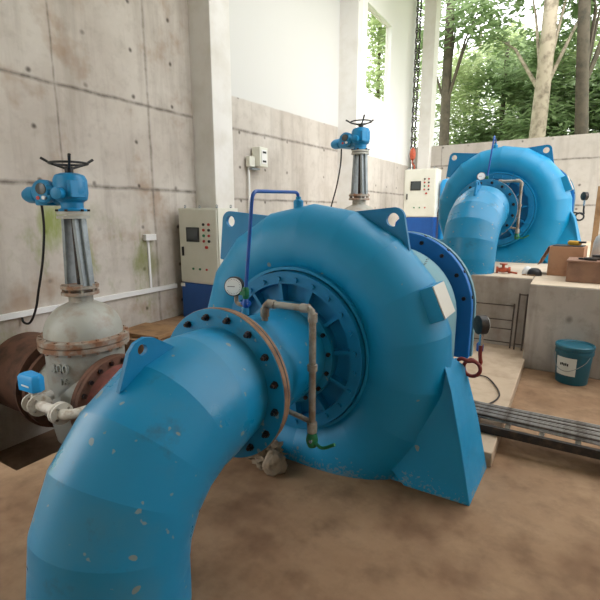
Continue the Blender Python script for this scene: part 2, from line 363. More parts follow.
# ------------------------------------------------------------------ turbine (local origin: below the axis, casing plane y = 0)
AZ = .68
def make_turbine(label, loc, rz):
    T = thing('water_turbine', label, 'turbine', loc, rz, 'blue water turbines')
    ax = (0, -1, 0)
    # spiral casing
    def sec(phi):    # phi degrees: -90 bottom inlet ... 255 nose
        t = (phi+90)/345
        rho = .33*(1-t)**1.0+.17*t; rho = .335-.165*t**.72
        ro = .83+.0*t
        if phi < 0: ro = 1.08-.25*((phi+90)/90)**.8
        if phi >= 0: ro = .83-.035*(phi/255)
        rc = ro-rho
        return rc, rho
    m = MB(); N = 28; R = []; seams = []
    zc = AZ-(sec(-90)[0])
    rho0 = sec(-90)[1]
    def section(cx, cz, er, rho, phi):
        # ring in plane spanned by er (radial dir) and y, slightly flattened front/back
        return [Vector((cx, 0, cz))+Vector(er)*(rho*math.cos(a))+Vector((0, 1, 0))*(min(rho, .285)*math.sin(a)) for a in [2*PI*k/N for k in range(N)]]
    for x in (-1.62, -1.2, -.8, -.4):
        R.append(section(x, zc, (0, 0, -1), rho0 if x > -1.5 else rho0, -90))
    step = 20
    for phi in range(-90, 251, step):
        a = math.radians(phi); rc, rho = sec(phi); er = (math.cos(a), 0, math.sin(a))
        R.append(section(rc*er[0], AZ+rc*er[2], er, rho, phi)); 
    m.rings(R)
    cas = m.build('spiral_casing', 'blue', T, sharp=8)
    me = cas.data
    # smooth round each section, creased at the weld seams
    n = N; sh = me.attributes.get('sharp_edge')
    for e in me.edges:
        a, b = e.vertices; ra, rb = a//n, b//n; e.use_edge_sharp = (ra == rb)
    # corner lifting plates
    def lug(sx, corner_x, corner_z, x_in, z_low, name='lifting_plate'):
        r = .06; P = []
        P += [(x_in, corner_z-.03)]
        for k in range(7):
            a = PI/2*k/6; P.append((corner_x-sx*r+sx*r*math.sin(a), corner_z-r+r*math.cos(a)))
        P += [(corner_x+sx*(.03 if sx < 0 else .075), z_low), (sx*.50, z_low-.05), (sx*.45, AZ+.55)]
        # plate with a hole: outer polygon to circle bridging
        hc = (corner_x-sx*.065, corner_z-.065); hr = .036; K = 24
        outer = []
        # resample outer polygon in K steps by angle around the hole centre
        def hit(ang):
            d = (math.cos(ang), math.sin(ang)); best = None
            for i in range(len(P)):
                x1, z1 = P[i]; x2, z2 = P[(i+1) % len(P)]; ex, ez = x2-x1, z2-z1
                den = d[0]*ez-d[1]*ex
                if abs(den) < 1e-9: continue
                tt = ((x1-hc[0])*ez-(z1-hc[1])*ex)/den; ss = ((x1-hc[0])*d[1]-(z1-hc[1])*d[0])/den
                if tt > 0 and -1e-6 <= ss <= 1+1e-6 and (best is None or tt > best): best = tt
            return (hc[0]+d[0]*best, hc[1]+d[1]*best)
        angs = sorted(set([round(2*PI*k/K, 5) for k in range(K)]+[round(math.atan2(z-hc[1], x-hc[0]) % (2*PI), 5) for x, z in P]))
        mm = MB(); n2 = len(angs); y0, y1 = -.014, .014; b = 0
        O = [hit(a) for a in angs]; I = [(hc[0]+hr*math.cos(a), hc[1]+hr*math.sin(a)) for a in angs]
        for yy in (y0, y1):
            for ring in (O, I): mm.v += [(x, yy, z) for x, z in ring]
        for j in range(n2):
            k = (j+1) % n2
            mm.f += [(j, k, n2+k, n2+j), (2*n2+j, 3*n2+j, 3*n2+k, 2*n2+k), (j, 2*n2+j, 2*n2+k, k), (n2+j, n2+k, 3*n2+k, 3*n2+j)]
        mm.build(name, 'blue_cover', T, sharp=30)
    lug(-1, -.690, 1.455, -.30, 1.14); lug(1, .548, 1.475, .18, 1.04)
    # foot pedestal under the right shoulder
    q = MB()
    Fp = [(.663, -.185, 0), (1.003, -.185, 0), (.94, -.18, .30), (.872, -.165, .575), (.80, -.05, .70), (.60, -.13, .56), (.48, -.20, .34), (.55, -.20, .12)]
    Bk = [(.663, .235, 0), (1.02, .235, 0), (.95, .235, .30), (.868, .20, .60), (.80, .05, .70), (.60, .13, .56), (.48, .2, .34), (.55, .2, .12)]
    q.rings([[Vector(p_) for p_ in Fp], [Vector(p_) for p_ in Bk]])
    q.build('support_foot', 'blue', T, sharp=50, bevel=.006)
    q = MB(); q.rings([[Vector((x, -.16, z)) for x, z in ((.2, 0), (.67, 0), (.67, .42), (.45, .3), (.2, .12))], [Vector((x, .2, z)) for x, z in ((.2, 0), (.67, 0), (.67, .42), (.45, .3), (.2, .12))]])
    q.build('web_plate', 'blue', T)
    # front cover: bolted ring, recessed pocket, ribs
    cv = MB(); cv.ringloop([(.45, .22), (.45, .30), (.385, .30), (.380, .245), (.285, .245), (.285, .30), (.25, .30), (.25, .22)], (0, 0, AZ), ax, 72)
    cover = cv.build('head_cover', 'blue_cover', T)
    MB().ringloop([(.474, .20), (.474, .262), (.458, .262), (.458, .20)], (0, 0, AZ), ax, 72).build('casing_ring', 'blue', T)
    for k in range(12):
        a = 2*PI*k/12+.13; d = Vector((math.cos(a), 0, math.sin(a)))
        rb = MB(); u_ = Vector((-d.z, 0, d.x)); rb.rings([[Vector((0, -.235, AZ))+d*.28+u_*s for s in (-.010, .010)]+[Vector((0, -.298, AZ))+d*.28+u_*s for s in (.010, -.010)],
                 [Vector((0, -.235, AZ))+d*.384+u_*s for s in (-.010, .010)]+[Vector((0, -.298, AZ))+d*.384+u_*s for s in (.010, -.010)]])
        rb.build('rib', 'blue_cover', cover)
    for k in range(24):
        a = 2*PI*(k+.5)/24; MB().hexn((.412*math.cos(a), -.299, AZ+.412*math.sin(a)), ax, .014, .014).build('cover_bolt', 'blue_cover', cover)
    for k in range(16):
        a = 2*PI*(k+.3)/16; MB().hexn((.272*math.cos(a), -.32, AZ+.272*math.sin(a)), ax, .012, .016).build('inner_bolt', 'bolt', cover)
    # cone pipe between cover and elbow flange
    c = MB(); c.lathe([(.290, .29), (.290, .32), (.252, .325), (.262, .82), (.262, .83)], (0, 0, AZ), ax, 64); c.build('outlet_pipe', 'blue_elbow', T)
    # flanges
    def flange(y0, y1, mat, name, r=.350):
        return MB().ringloop([(.265, y0), (r, y0), (r, y1), (.265, y1)], (0, 0, AZ), ax, 72).build(name, mat, T, bevel=.002)
    flange(.816, .838, 'blue_elbow', 'rear_flange', .344); flange(.838, .848, 'rust', 'gasket', .340)
    ff = flange(.848, .878, 'blue_elbow', 'front_flange'); MB().ringloop([(.3505, .85), (.352, .85), (.352, .874), (.3505, .874)], (0, 0, AZ), ax, 72).build('rusty_rim', 'rust_tan', ff); MB().ringloop([(.3445, .822), (.346, .822), (.346, .837), (.3445, .837)], (0, 0, AZ), ax, 72).build('rusty_rim', 'rust_tan', ff)
    for k in range(16):
        a = 2*PI*(k+.5)/16; px, pz = .312*math.cos(a), AZ+.312*math.sin(a)
        b = MB(); b.lathe([(.017, .878), (.017, .882), (.0145, .883), (.0145, .894), (.009, .895), (.009, .906)], (px, 0, pz), ax, 6)
        b.build('flange_bolt', 'bolt', ff)
    # mitred elbow
    AC = (-1.0, .18); EB = .485; R = []; N = 40
    def esec(a, r):
        y, z = AC[0]+EB*math.cos(a), AC[1]+EB*math.sin(a); er = Vector((0, math.cos(a), math.sin(a)))
        return [Vector((0, y, z))+er*(r*math.cos(t))+Vector((1, 0, 0))*(r*math.sin(t)) for t in [2*PI*k/N for k in range(N)]]
    R.append([v+Vector((0, .125, .015)) for v in esec(PI/2, .268)])
    for k, dg in enumerate((95, 112, 129, 146, 163, 180)): R.append(esec(math.radians(dg), .287-.003*k))
    R.append([v+Vector((0, 0, -.20)) for v in esec(PI, .27)])
    e = MB().rings(R).build('draft_tube', 'blue_elbow', T)
    for ed in e.data.edges:
        a, b = ed.vertices; ed.use_edge_sharp = (a//N == b//N)
    # cleat on top of the elbow
    a1, a2 = math.radians(101), math.radians(122); hc = None
    def crest(a, k): return (AC[0]+k*math.cos(a), AC[1]+k*math.sin(a))
    P = [crest(a1, .765), crest(math.radians(106.5), .845), crest(math.radians(109), .868), crest(math.radians(112), .872), crest(math.radians(114.5), .855), crest(a2, .765)]
    hc = crest(math.radians(110.8), .832); mm = MB(); K = 20; A = [2*PI*k/K for k in range(K)]
    def hit(ang):
        d = (math.cos(ang), math.sin(ang)); best = .01
        for i in range(len(P)):
            x1, z1 = P[i]; x2, z2 = P[(i+1) % len(P)]; ex, ez = x2-x1, z2-z1; den = d[0]*ez-d[1]*ex
            if abs(den) < 1e-9: continue
            tt = ((x1-hc[0])*ez-(z1-hc[1])*ex)/den; ss = ((x1-hc[0])*d[1]-(z1-hc[1])*d[0])/den
            if tt > 0 and -1e-6 <= ss <= 1+1e-6: best = max(best, tt)
        return (hc[0]+d[0]*best, hc[1]+d[1]*best)
    A = sorted(set([round(a, 5) for a in A]+[round(math.atan2(z-hc[1], x-hc[0]) % (2*PI), 5) for x, z in P])); K = len(A)
    O = [hit(a) for a in A]; I = [(hc[0]+.021*math.cos(a), hc[1]+.021*math.sin(a)) for a in A]
    for xx in (-.009, .009):
        for ring in (O, I): mm.v += [(xx, y, z) for y, z in ring]
    for j in range(K):
        k = (j+1) % K; mm.f += [(j, k, K+k, K+j), (2*K+j, 3*K+j, 3*K+k, 2*K+k), (j, 2*K+j, 2*K+k, k), (K+j, K+k, 3*K+k, 3*K+j)]
    mm.build('lifting_cleat', 'blue_cover', e)
    # rear: dusty drum and big guard disc
    def arch(cx, cz, r, zlow, n=28):
        return [(cx+r, zlow)]+[(cx+r*math.cos(PI*k/n), cz+r*math.sin(PI*k/n)) for k in range(n+1)]+[(cx-r, zlow)]
    d = MB(); d.rings([[Vector((x, y, z)) for x, z in arch(.25+dx, .80, rr, .42)] for y, rr, dx in ((.12, .50, 0.02), (.30, .47, .03), (.55, .43, .05))]); d.build('rear_housing', 'blue_dusty', T)
    d = MB(); d.rings([[Vector((x, y, z)) for x, z in arch(.30, .82, .50, .50)] for y in (.65, .71)]); disc = d.build('shaft_guard', 'blue_flange', T, bevel=.004)
    d = MB(); d.rings([[Vector((x, y, z)) for x, z in arch(.31, .82, .50, .50)] for y in (.715, .76)]); d.build('guard_backing', 'blue_dusty', disc)
    for k in range(9):
        a = PI*(k+.5)/9; MB().hexn((.30+.455*math.cos(a), .65, .82+.455*math.sin(a)), ax, .014, .012).build('guard_bolt', 'bolt', disc)
        MB().hexn((.30+.50*math.cos(a), .68, .82+.50*math.sin(a)), (math.cos(a), 0, math.sin(a)), .010, .006).build('rim_bolt', 'bolt', disc)
    mm = MB(); mm.prism([(-.045, 0), (.045, 0), (.03, .07), (.012, .09), (-.012, .09), (-.03, .07)], (.30, .67, 1.312), (1, 0, 0), (0, 0, 1), .02); mm.build('guard_lug', 'blue_flange', disc)
    # nameplate on a bracket
    rot = Matrix.Rotation(math.radians(66), 3, 'Y')
    b = MB(); b.box((.722, -.03, .985), (.18, .22, .12), rot); br = b.build('nameplate_bracket', 'blue', T, bevel=.004)
    b = MB(); b.box(Vector((.722, -.03, .985))+rot@Vector((0, 0, .063)), (.17, .21, .006), rot); b.build('nameplate', 'plate', br)
    b = MB()
    for i in range(5): b.box((.615-.006*i, .22, 1.185-.013*i), (.003, .05, .006), rot)
    b.build('stamped_lines', 'dark_steel', T)
    # cooling / leak pipe on the outlet pipe
    L = MB(); P = corner([(.06, -.60, AZ+.25), (.06, -.60, AZ+.335), (.328, -.60, AZ+.335), (.328, -.60, -.28+AZ)], .035)
    L.tube(P, .0165, 12); lp = L.build('leak_pipe', 'old_pipe', T)
    def fit(p, d_, r=.022, h=.04): MB().lathe([(r, -h/2), (r, h/2)], p, d_, 12).build('pipe_fitting', 'old_pipe', lp)
    fit((.06, -.60, AZ+.29), (0, 0, 1)); fit((.10, -.60, AZ+.335), (1, 0, 0)); fit((.288, -.60, AZ+.335), (1, 0, 0)); fit((.328, -.60, AZ+.295), (0, 0, 1)); fit((.328, -.60, AZ+.055), (0, 0, 1), .024, .03); fit((.328, -.60, AZ-.245), (0, 0, 1), .024, .05)
    L = MB(); L.tube([(.328, -.60, AZ-.22), (.22, -.60, AZ-.20), (.10, -.60, AZ-.18)], .013, 10); L.build('branch_pipe', 'old_pipe', lp)
    gv = MB(); gv.lathe([(.02, -.035), (.026, -.02), (.03, 0), (.026, .02), (.02, .035)], (.328, -.60, AZ-.31), (0, 0, 1), 14); vb = gv.build('drain_valve', 'green', T)
    MB().tube(bez([(.335, -.60, AZ-.305), (.36, -.61, AZ-.322), (.40, -.62, AZ-.325), (.46, -.62, AZ-.29)], 4), .008, 8).build('valve_lever', 'green', vb)
    MB().hexn((.335, -.62, AZ-.305), (0, -1, 0), .009, .012).build('lever_nut', 'chrome', vb)
    # pressure gauge group
    gx, gy, gz = -.125, -.60, AZ+.402
    s_ = MB(); s_.tube(corner([(-.06, -.60, AZ+.26), (-.06, -.60, AZ+.31), (-.115, -.60, AZ+.315), (-.115, -.60, AZ+.36)], .02), .011, 10); gp = s_.build('gauge_stem', 'old_pipe', T)
    MB().lathe([(.02, 0), (.02, .03), (.014, .04)], (-.06, -.60, AZ+.265), (0, 0, 1), 12).build('weld_boss', 'blue_elbow', gp)
    dirg = Vector((.35, -1, .1)).normalized(); cg = Vector((gx, gy, gz))
    gb = MB(); gb.lathe([(.044, -.02), (.050, -.015), (.050, .012), (.046, .016)], cg, dirg, 32); gb = gb.build('pressure_gauge', 'dark_steel', T)
    MB().lathe([(.044, .016), (.044, .0175)], cg, dirg, 32).build('dial', 'dial', gb)
    uu, vv, dd = frame(dirg)
    nd = MB(); pp = cg+dirg*.019; nd.cyl(pp-uu*.008, pp+uu*.03, .0016, 6)
    nd.build('needle', 'black', gb)
    tk = MB()
    for k in range(21):
        a = 2*PI*k/26+.6; e1 = uu*math.cos(a)+vv*math.sin(a); tk.cyl(pp+e1*.034, pp+e1*.040, .0009, 4)
    tk.build('tick_marks', 'black', gb)
    vg = MB(); vg.lathe([(.012, -.03), (.017, -.02), (.017, .02), (.012, .03)], (-.055, -.60, AZ+.375), (0, 0, 1), 12); vg = vg.build('sampling_valve', 'green', T)
    MB().box((-.055, -.62, AZ+.375), (.034, .01, .018)).build('valve_handle', 'green', vg)
    bb = MB(); bb.lathe([(.014, 0), (.018, .01), (.018, .03), (.012, .045)], (-.055, -.60, AZ+.30), (0, 0, 1), 10); bb.cyl((-.08, -.60, AZ+.322), (-.03, -.60, AZ+.322), .012, 10); bb.build('valve_body', 'blue_pipe', T)
    hp = MB(); hp.tube(corner([(-.055, -.60, AZ+.38), (-.015, -.58, AZ+.868), (-.11, -.0, AZ+.885), (-.11, .0, AZ+.80)], .05), .0095, 10); hp = hp.build('vent_pipe', 'blue_pipe', T)
    MB().lathe([(.03, .79), (.03, .835), (.016, .845), (.016, .86)], (-.11, 0, AZ), (0, 0, 1), 14).build('vent_boss', 'blue', hp)
    # siphon gauge on the right flank
    sx, sy, sz = .86, .18, .50
    P = [(.84, .19, .50), (.86, .175, .52), (.87, .165, .56)]+[(.905+.042*math.cos(a), .165+.02*k/12, .585+.042*math.sin(a)) for k, a in enumerate([PI+.4+2*PI*j/12 for j in range(11)])]+[(.915, .19, .62), (.926, .19, .66), (.926, .19, .70)]
    P = [(.82, .165, .63), (.85, .165, .65)]+[(.905+.045*math.sin(a), .165+.022*k/14, .60+.045*math.cos(a)) for k, a in enumerate([-.9+2*PI*j/14 for j in range(1, 17)])]+[(.945, .19, .625), (.94, .19, .68), (.94, .19, .74)]
    rt = MB().tube(bez(P, 3), .0105, 10).build('siphon_tube', 'red_tube', T)
    MB().cyl((.78, .165, .60), (.83, .165, .635), .018, 10).build('siphon_socket', 'blue', rt)
    MB().cyl((.94, .19, .735), (.94, .19, .80), .012, 8).build('gauge_cock', 'chrome', rt)
    d2 = Vector((.80, .60, 0)).normalized(); c2 = Vector((.94, .19, .85))
    g2 = MB().lathe([(.045, -.03), (.052, -.026), (.052, .014), (.047, .018)], c2, d2, 28).build('flank_gauge', 'dark_steel', T)
    MB().lathe([(.047, .018), (.047, .0195)], c2, d2, 28).build('dial', 'dial', g2)
    # grout pad lines at floor: low blue sill of casing
    return T
T1 = make_turbine('nearest blue water turbine, its big elbow pipe curving down in the foreground', (-1.31, 2.35, 0), 0)
T2 = copy_tree(T1); T2.scale = (1.03, 1.03, 1.02); T2.location = (-.885, 6.74, LZ-.02); T2.rotation_euler = (0, 0, -math.radians(3))
for ch_ in T2.children_recursive:
    if ch_.name.startswith('siphon_tube'): ch_.data = ch_.data.copy(); ch_.data.materials[0] = M['black']
T2['label'] = 'far blue water turbine on the raised floor before the tree-filled opening'

# ------------------------------------------------------------------ gate valves
def make_valve(label, loc, rz):
    V = thing('gate_valve', label, 'valve', loc, rz, 'motorised gate valves')
    zc = -.17
    b = MB(); b.lathe([(.20, -.62), (.30, -.56), (.325, -.4), (.325, .22), (.33, .30)], (0, 0, 0), (0, 0, 1), 48)
    b.cyl((-.34, 0, zc), (.34, 0, zc), .33, 40)
    body = b.build('valve_body', 'valve_grey', V)
    fl = MB(); fl.lathe([(.375, .295), (.375, .335)], n=56); fl.lathe([(.375, .343), (.375, .385), (.34, .395)], n=56); fl = fl.build('body_flange', 'valve_rusty', V)
    for k in range(20):
        a = 2*PI*k/20; p_ = MB(); p_.hexn((.352*math.cos(a), .352*math.sin(a), .273), (0, 0, 1), .015, .13); p_.build('flange_bolt', 'valve_rusty', fl)
    d = MB(); d.lathe([(.335, .385)]+[(.325*math.cos(t)**.85+.0, .39+.29*math.sin(t)) for t in [PI/2*k/12 for k in range(0, 10)]]+[(.10, .68), (.10, .74)], n=56); d.build('bonnet_dome', 'valve_grey', V)
    g = MB(); g.lathe([(.155, .745), (.155, .77)], n=32); g.lathe([(.155, .80), (.155, .825), (.12, .83)], n=32); g.lathe([(.08, .735), (.08, .80)], n=24); g = g.build('gland_flange', 'valve_rusty', V)
    for k in range(8):
        a = 2*PI*k/8+.3; MB().hexn((.132*math.cos(a), .132*math.sin(a), .765), (0, 0, 1), .013, .075).build('gland_bolt', 'valve_rusty', g)
    y = MB()
    for sx in (-1, 1):
        y.rings([[Vector((sx*(x0), yy, z)) for x0, yy in ((w_-.04, -.055), (w_, -.055), (w_, .055), (w_-.04, .055))] for z, w_ in ((.825, .135), (1.40, .095))])
        y.rings([[Vector((sx*(x0), yy, z)) for x0, yy in ((w_-.005, -.012), (w_+.03, -.012), (w_+.03, .012), (w_-.005, .012))] for z, w_ in ((.825, .135), (1.40, .095))])
    y.build('yoke', 'galv', V, bevel=.004)
    MB().cyl((0, 0, .78), (0, 0, 1.42), .022, 12).build('stem', 'dark_steel', V)
    y = MB(); y.lathe([(.13, 1.395), (.13, 1.42)], n=32); y.lathe([(.125, 1.43), (.125, 1.455)], n=32); y.build('yoke_plate', 'valve_grey', V)
    # actuator
    A = MB(); A.lathe([(.098, 1.455), (.098, 1.472), (.078, 1.478), (.078, 1.525), (.108, 1.545), (.118, 1.60), (.116, 1.70), (.10, 1.735), (.06, 1.75)], n=32)
    A.box((.07, -.02, 1.625), (.09, .13, .13)); A = A.build('actuator_gearbox', 'blue_act', V, bevel=.006)
    for k in range(6):
        a = 2*PI*k/6; MB().hexn((.108*math.cos(a), .108*math.sin(a), 1.455), (0, 0, 1), .012, .016).build('actuator_bolt', 'bolt', A)
    H = MB(); H.lathe([(.06, .09), (.075, .10), (.085, .16), (.085, .27), (.075, .29)], (0, 0, 1.60), (-1, -.06, 0), 28)
    H.box((-.23, -.02, 1.60), (.13, .19, .17)); H = H.build('motor_housing', 'blue_act', V, bevel=.012)
    dv = Vector((.25, -1, 0)).normalized(); cc = Vector((-.185, -.10, 1.615))
    C_ = MB(); C_.lathe([(.088, -.01), (.088, .03), (.075, .04)], cc, dv, 30); C_ = C_.build('control_cover', 'blue_act', H)
    MB().lathe([(.042, .038), (.042, .044), (.03, .048)], cc+Vector((0, 0, .02)), dv, 24).build('indicator_window', 'screen', C_)
    MB().lathe([(.014, .038), (.014, .052)], cc+Vector((-.03, 0, -.045)), dv, 12).build('knob', 'red_btn', C_); MB().lathe([(.014, .038), (.014, .052)], cc+Vector((.03, 0, -.045)), dv, 12).build('knob', 'white', C_)
    mo = MB(); mo.lathe([(.055, .28), (.06, .30), (.06, .36), (.052, .37), (.066, .38), (.066, .46), (.05, .50), (.02, .51)], (0, 0, 1.60), (-1, -.06, 0), 24); mo.build('motor_cap', 'blue_act', H)
    # blue stub and lever on the side
    S = MB(); S.lathe([(.03, .10), (.045, .12), (.045, .17), (.02, .18)], (0, 0, 1.59), (.35, -1, 0), 16); S.lathe([(.03, .10), (.04, .12), (.04, .16)], (0, 0, 1.62), (-.5, -.8, 0), 16); S.build('gear_stub', 'blue_act', A)
    hw = MB(); hr = .13; ring = [(hr*math.cos(2*PI*k/32), hr*math.sin(2*PI*k/32), 1.825) for k in range(33)]; hw.tube(ring, .009, 8, False)
    hw.lathe([(.03, 1.75), (.03, 1.80)], n=16)
    wheel = hw.build('handwheel', 'black', V)
    for k in range(3):
        a = 2*PI*k/3-.57; c_, s_ = math.cos(a), math.sin(a)
        MB().tube([(.02*c_, .02*s_, 1.785), (hr*c_, hr*s_, 1.825), (1.55*hr*c_, 1.55*hr*s_, 1.87)], [.009, .009, .011], 8).build('handwheel_arm', 'black', wheel)
    for q_ in (A, wheel): q_.scale = (1.22, 1.1, 1.06); q_.location = (0, 0, -1.455*.06)
    H.scale = (1.35, 1.15, 1.12); H.location = (.07, 0, -1.60*.12)
    cp = bez([(-.42, -.02, 1.52), (-.46, -.0, 1.30), (-.54, 0, 1.0), (-.66, 0, .72), (-.75, 0, .52), (-.88, 0, .37), (-1.0, 0, .36), (-1.02, 0, .44)], 8)
    MB().tube(cp, .011, 8).build('power_cable', 'black', V)
    # cast lettering on the body
    textmesh('300', .12, 'valve_grey', V, (.10, -.315, .16), (PI/2, 0, .25), 'cast_marking', .012)
    textmesh('16', .08, 'valve_grey', V, (.13, -.305, .05), (PI/2, 0, .35), 'cast_marking', .012)
    # end flanges with bolts
    for sx in (-1, 1):
        e = MB(); e.ringloop([(.31, .33), (.405, .33), (.405, .375), (.31, .375)], (0, 0, zc), (sx, 0, 0), 56)
        if sx == 1: e.ringloop([(.31, .38), (.405, .38), (.405, .42), (.31, .42)], (0, 0, zc), (1, 0, 0), 56)
        e = e.build('end_flange', 'rust', V)
        for k in range(20):
            a = 2*PI*(k+.5)/20; MB().hexn((sx*(.42 if sx > 0 else .375), .368*math.cos(a), zc+.368*math.sin(a)), (sx, 0, 0), .020, .022).build('flange_bolt', 'bolt', e)
    c = MB(); c.lathe([(.33, .42), (.29, .50), (.30, .62), (.32, .72)], (0, 0, zc), (1, 0, 0), 48); c.build('expansion_joint', 'rust_red', V)
    return V
V1 = make_valve('big grey gate valve with blue actuator in the floor pit at left', (-3.66, 2.35, 0), 0)
V2 = copy_tree(V1); V2.location = (-3.06, 6.99, .823); V2.scale = (1.1, 1.1, 1.1); V2.rotation_euler = (0, 0, -.45)
for ch_ in [c_ for c_ in V2.children if c_.name.startswith('expansion_joint')]: bpy.data.objects.remove(ch_)
V2['label'] = 'distant gate valve with blue actuator rising behind the near turbine'
# penstock pipe from the wall
pn = thing('penstock_pipe', 'rusty brown penstock pipe in the pit left of the gate valve', 'pipe', (-4.3, 2.35, -.15))
MB().cyl((-.395, 0, 0), (.20, 0, 0), .395, 48).build('pipe_shell', 'rust', pn)
MB().annulus(.36, .44, .20, .235, (0, 0, 0), (1, 0, 0)).build('pipe_flange', 'rust', pn)
# bypass valve with blue box actuator
B = thing('bypass_valve', 'small bypass valve with bright blue box and off-white flanged pipe', 'valve', (-3.58, 1.80, -.05))
b = MB(); b.tube(corner([(-.02, .17, .0), (-.02, 0, -.0), (.47, 0, -.0), (.49, .25, -.02)], .06), .04, 16); bp = b.build('bypass_pipe', 'off_white', B)
for x, r in ((-.0, .078), (.10, .088), (.365, .085), (.395, .085)):
    q = MB(); q.lathe([(r, -.011), (r, .011)], (x, 0, 0), (1, -.35 if x < .2 else -.1, 0), 28); q = q.build('pipe_flange', 'off_white', B)
    for k in range(4):
        a = 2*PI*k/4+.6; MB().hexn((x+.011, .058*math.cos(a), .058*math.sin(a)), (1, 0, 0), .010, .01).build('flange_bolt', 'old_pipe', q)
MB().lathe([(.03, .03), (.022, .06), (.022, .09), (.04, .10), (.04, .115)], (.035, 0, 0), (0, 0, 1), 16).build('valve_neck', 'off_white', B)
q = MB(); q.rings([[Vector((x, y, z)) for x, y in ((-.07, -.06), (.115, -.05), (.14, 0), (.115, .05), (-.07, .06), (-.085, 0))] for z in (.115, .225)]+[[Vector((x*.85+.004, y*.8, .25)) for x, y in ((-.07, -.06), (.115, -.05), (.14, 0), (.115, .05), (-.07, .06), (-.085, 0))]])
bx = q.build('actuator_box', 'blue_bright', B, bevel=.006)
MB().box((.03, -.058, .165), (.10, .004, .012)).build('box_marking', 'white', bx)

# ------------------------------------------------------------------ control cabinets (front faces -y)
def make_cabinet(label, loc):
    C = thing('control_cabinet', label, 'cabinet', loc, 0, 'control cabinets')
    W, D, Hh = .70, .40, 1.50
    b = MB(); b.span((-W/2, 0, .50), (W/2, D, Hh)); body = b.build('cabinet_body', 'cab_cream', C, bevel=.006)
    b = MB(); b.span((-W/2, 0, 0), (W/2, D, .498)); base = b.build('cabinet_base', 'cab_blue', C, bevel=.006)
    b = MB(); b.span((-W/2+.02, -.016, .52), (W/2-.02, 0, Hh-.02)); door = b.build('cabinet_door', 'cab_cream', C, bevel=.004)
    b = MB(); b.span((-W/2+.02, -.014, .03), (W/2-.02, 0, .485)); b.build('lower_door', 'cab_blue', C, bevel=.004)
    b = MB(); b.span((-.20, -.026, 1.06), (.03, -.016, 1.25)); sc = b.build('screen_bezel', 'screen_frame', door, bevel=.003)
    b = MB(); b.span((-.18, -.029, 1.085), (.01, -.026, 1.23)); b.build('display', 'screen', sc)
    for i in range(4):
        for j in range(2):
            MB().lathe([(.018, 0), (.018, .014)], (.11+.09*j, -.016, 1.29-.072*i), (0, -1, 0), 14).build('button', 'green_btn' if (i, j) == (2, 0) else ('screen_frame' if (i+j) % 2 == 0 else 'red_btn'), door)
    MB().lathe([(.02, 0), (.02, .02)], (.155, -.016, .995), (0, -1, 0), 14).build('selector_switch', 'red_btn', door)
    for j, mt in enumerate(('green_btn', 'green_btn', 'red_btn')):
        MB().lathe([(.015, 0), (.015, .012)], (-.10+.12*j, -.016, .70), (0, -1, 0), 14).build('indicator_lamp', mt, door)
    MB().box((-.27, -.028, .93), (.022, .02, .12)).build('door_handle', 'black', door)
    MB().box((-.31, -.0175, .47), (.075, .005, .05)).build('sticker', 'white', C)
    for x in (-.28, .28):
        for y in (.06, D-.06):
            q = MB(); q.cyl((x, y, Hh), (x, y, Hh+.012), .016, 10); q.tube([(x+.014*math.cos(t), y, Hh+.026+.014*math.sin(t)) for t in [2*PI*k/12 for k in range(13)]], .005, 6, False); q.build('lifting_eye', 'galv', C)
    return C
C1 = make_cabinet('cream and blue control cabinet beside the white pillar at left', (-4.235, 4.455, 0))
C2 = copy_tree(C1); C2.location = (-2.97, 10.05, LZ+.004+.02); C2.scale = (1, 1, 1.03)
C2['label'] = 'cream and blue control cabinet farther back, left of the far turbine'

# ------------------------------------------------------------------ cable duct, boxes on the walls
dk = MB(); dk.span((WX, 1.0, .41), (WX+.035, 4.45, .47)); tag(dk.build('cable_duct', 'white', bevel=.003), 'long white cable duct running low along the left concrete wall', 'duct')
j = thing('junction_box', 'small white junction box on the left wall with conduit below it', 'junction box', (WX, 4.02, 1.13))
MB().box((.03, 0, 0), (.06, .17, .08)).build('box_body', 'white', j, bevel=.004); MB().span((0, -.03, -.66), (.02, .0, -.04)).build('conduit', 'white', j)
j = thing('switch_box', 'grey white electrical box high on the wall behind the near turbine', 'electrical box', (-4.57, 6.12, 2.26))
MB().box((.10, .07, .06), (.16, .22, .30)).build('box_body', 'cab_cream', j, bevel=.006)
MB().box((.185, .07, .06), (.01, .14, .22)).build('cover_panel', 'white', j, bevel=.003); MB().box((.192, .07, .13), (.005, .09, .03)).build('socket_slot', 'screen_frame', j); MB().box((.192, .07, -.01), (.005, .09, .03)).build('socket_slot', 'screen_frame', j)
MB().box((.05, -.12, -.02), (.08, .14, .16)).build('cable_gland_box', 'cab_cream', j, bevel=.005); MB().box((.06, -.05, -.13), (.10, .2, .025)).build('bracket', 'galv', j)
MB().cyl((.03, -.14, -1.45), (.03, -.14, -.06), .018, 10).build('conduit', 'white', j)

# ------------------------------------------------------------------ chain hoist in the far corner
ch = thing('chain_hoist', 'long lifting chains with rusty hook block hanging in the far corner', 'chain hoist', (-3.46, 11.0, 0))
for sx in (-.035, .035):
    c = MB(); z = 2.95
    while z < 6.9:
        k = int(z*100) % 2
        d1 = (1, 0, 0) if k else (0, 1, 0)
        c.tube([Vector((sx, 0, z))+Vector(d1)*(.022*math.cos(t))+Vector((0, 0, 1))*(.036*math.sin(t)) for t in [2*PI*q/10 for q in range(11)]], .013, 5, False); z += .055
    c.build('chain', 'dark_steel', ch)
hb = MB(); hb.lathe([(.02, 2.66), (.06, 2.70), (.075, 2.80), (.06, 2.90), (.02, 2.95)], n=20); hb = hb.build('hook_block', 'orange', ch)
MB().tube(bez([(0, 0, 2.68), (0, 0, 2.60), (.05, 0, 2.54), (.05, 0, 2.46), (0, 0, 2.42), (-.05, 0, 2.46)], 5), .016, 8).build('hook', 'orange', hb)
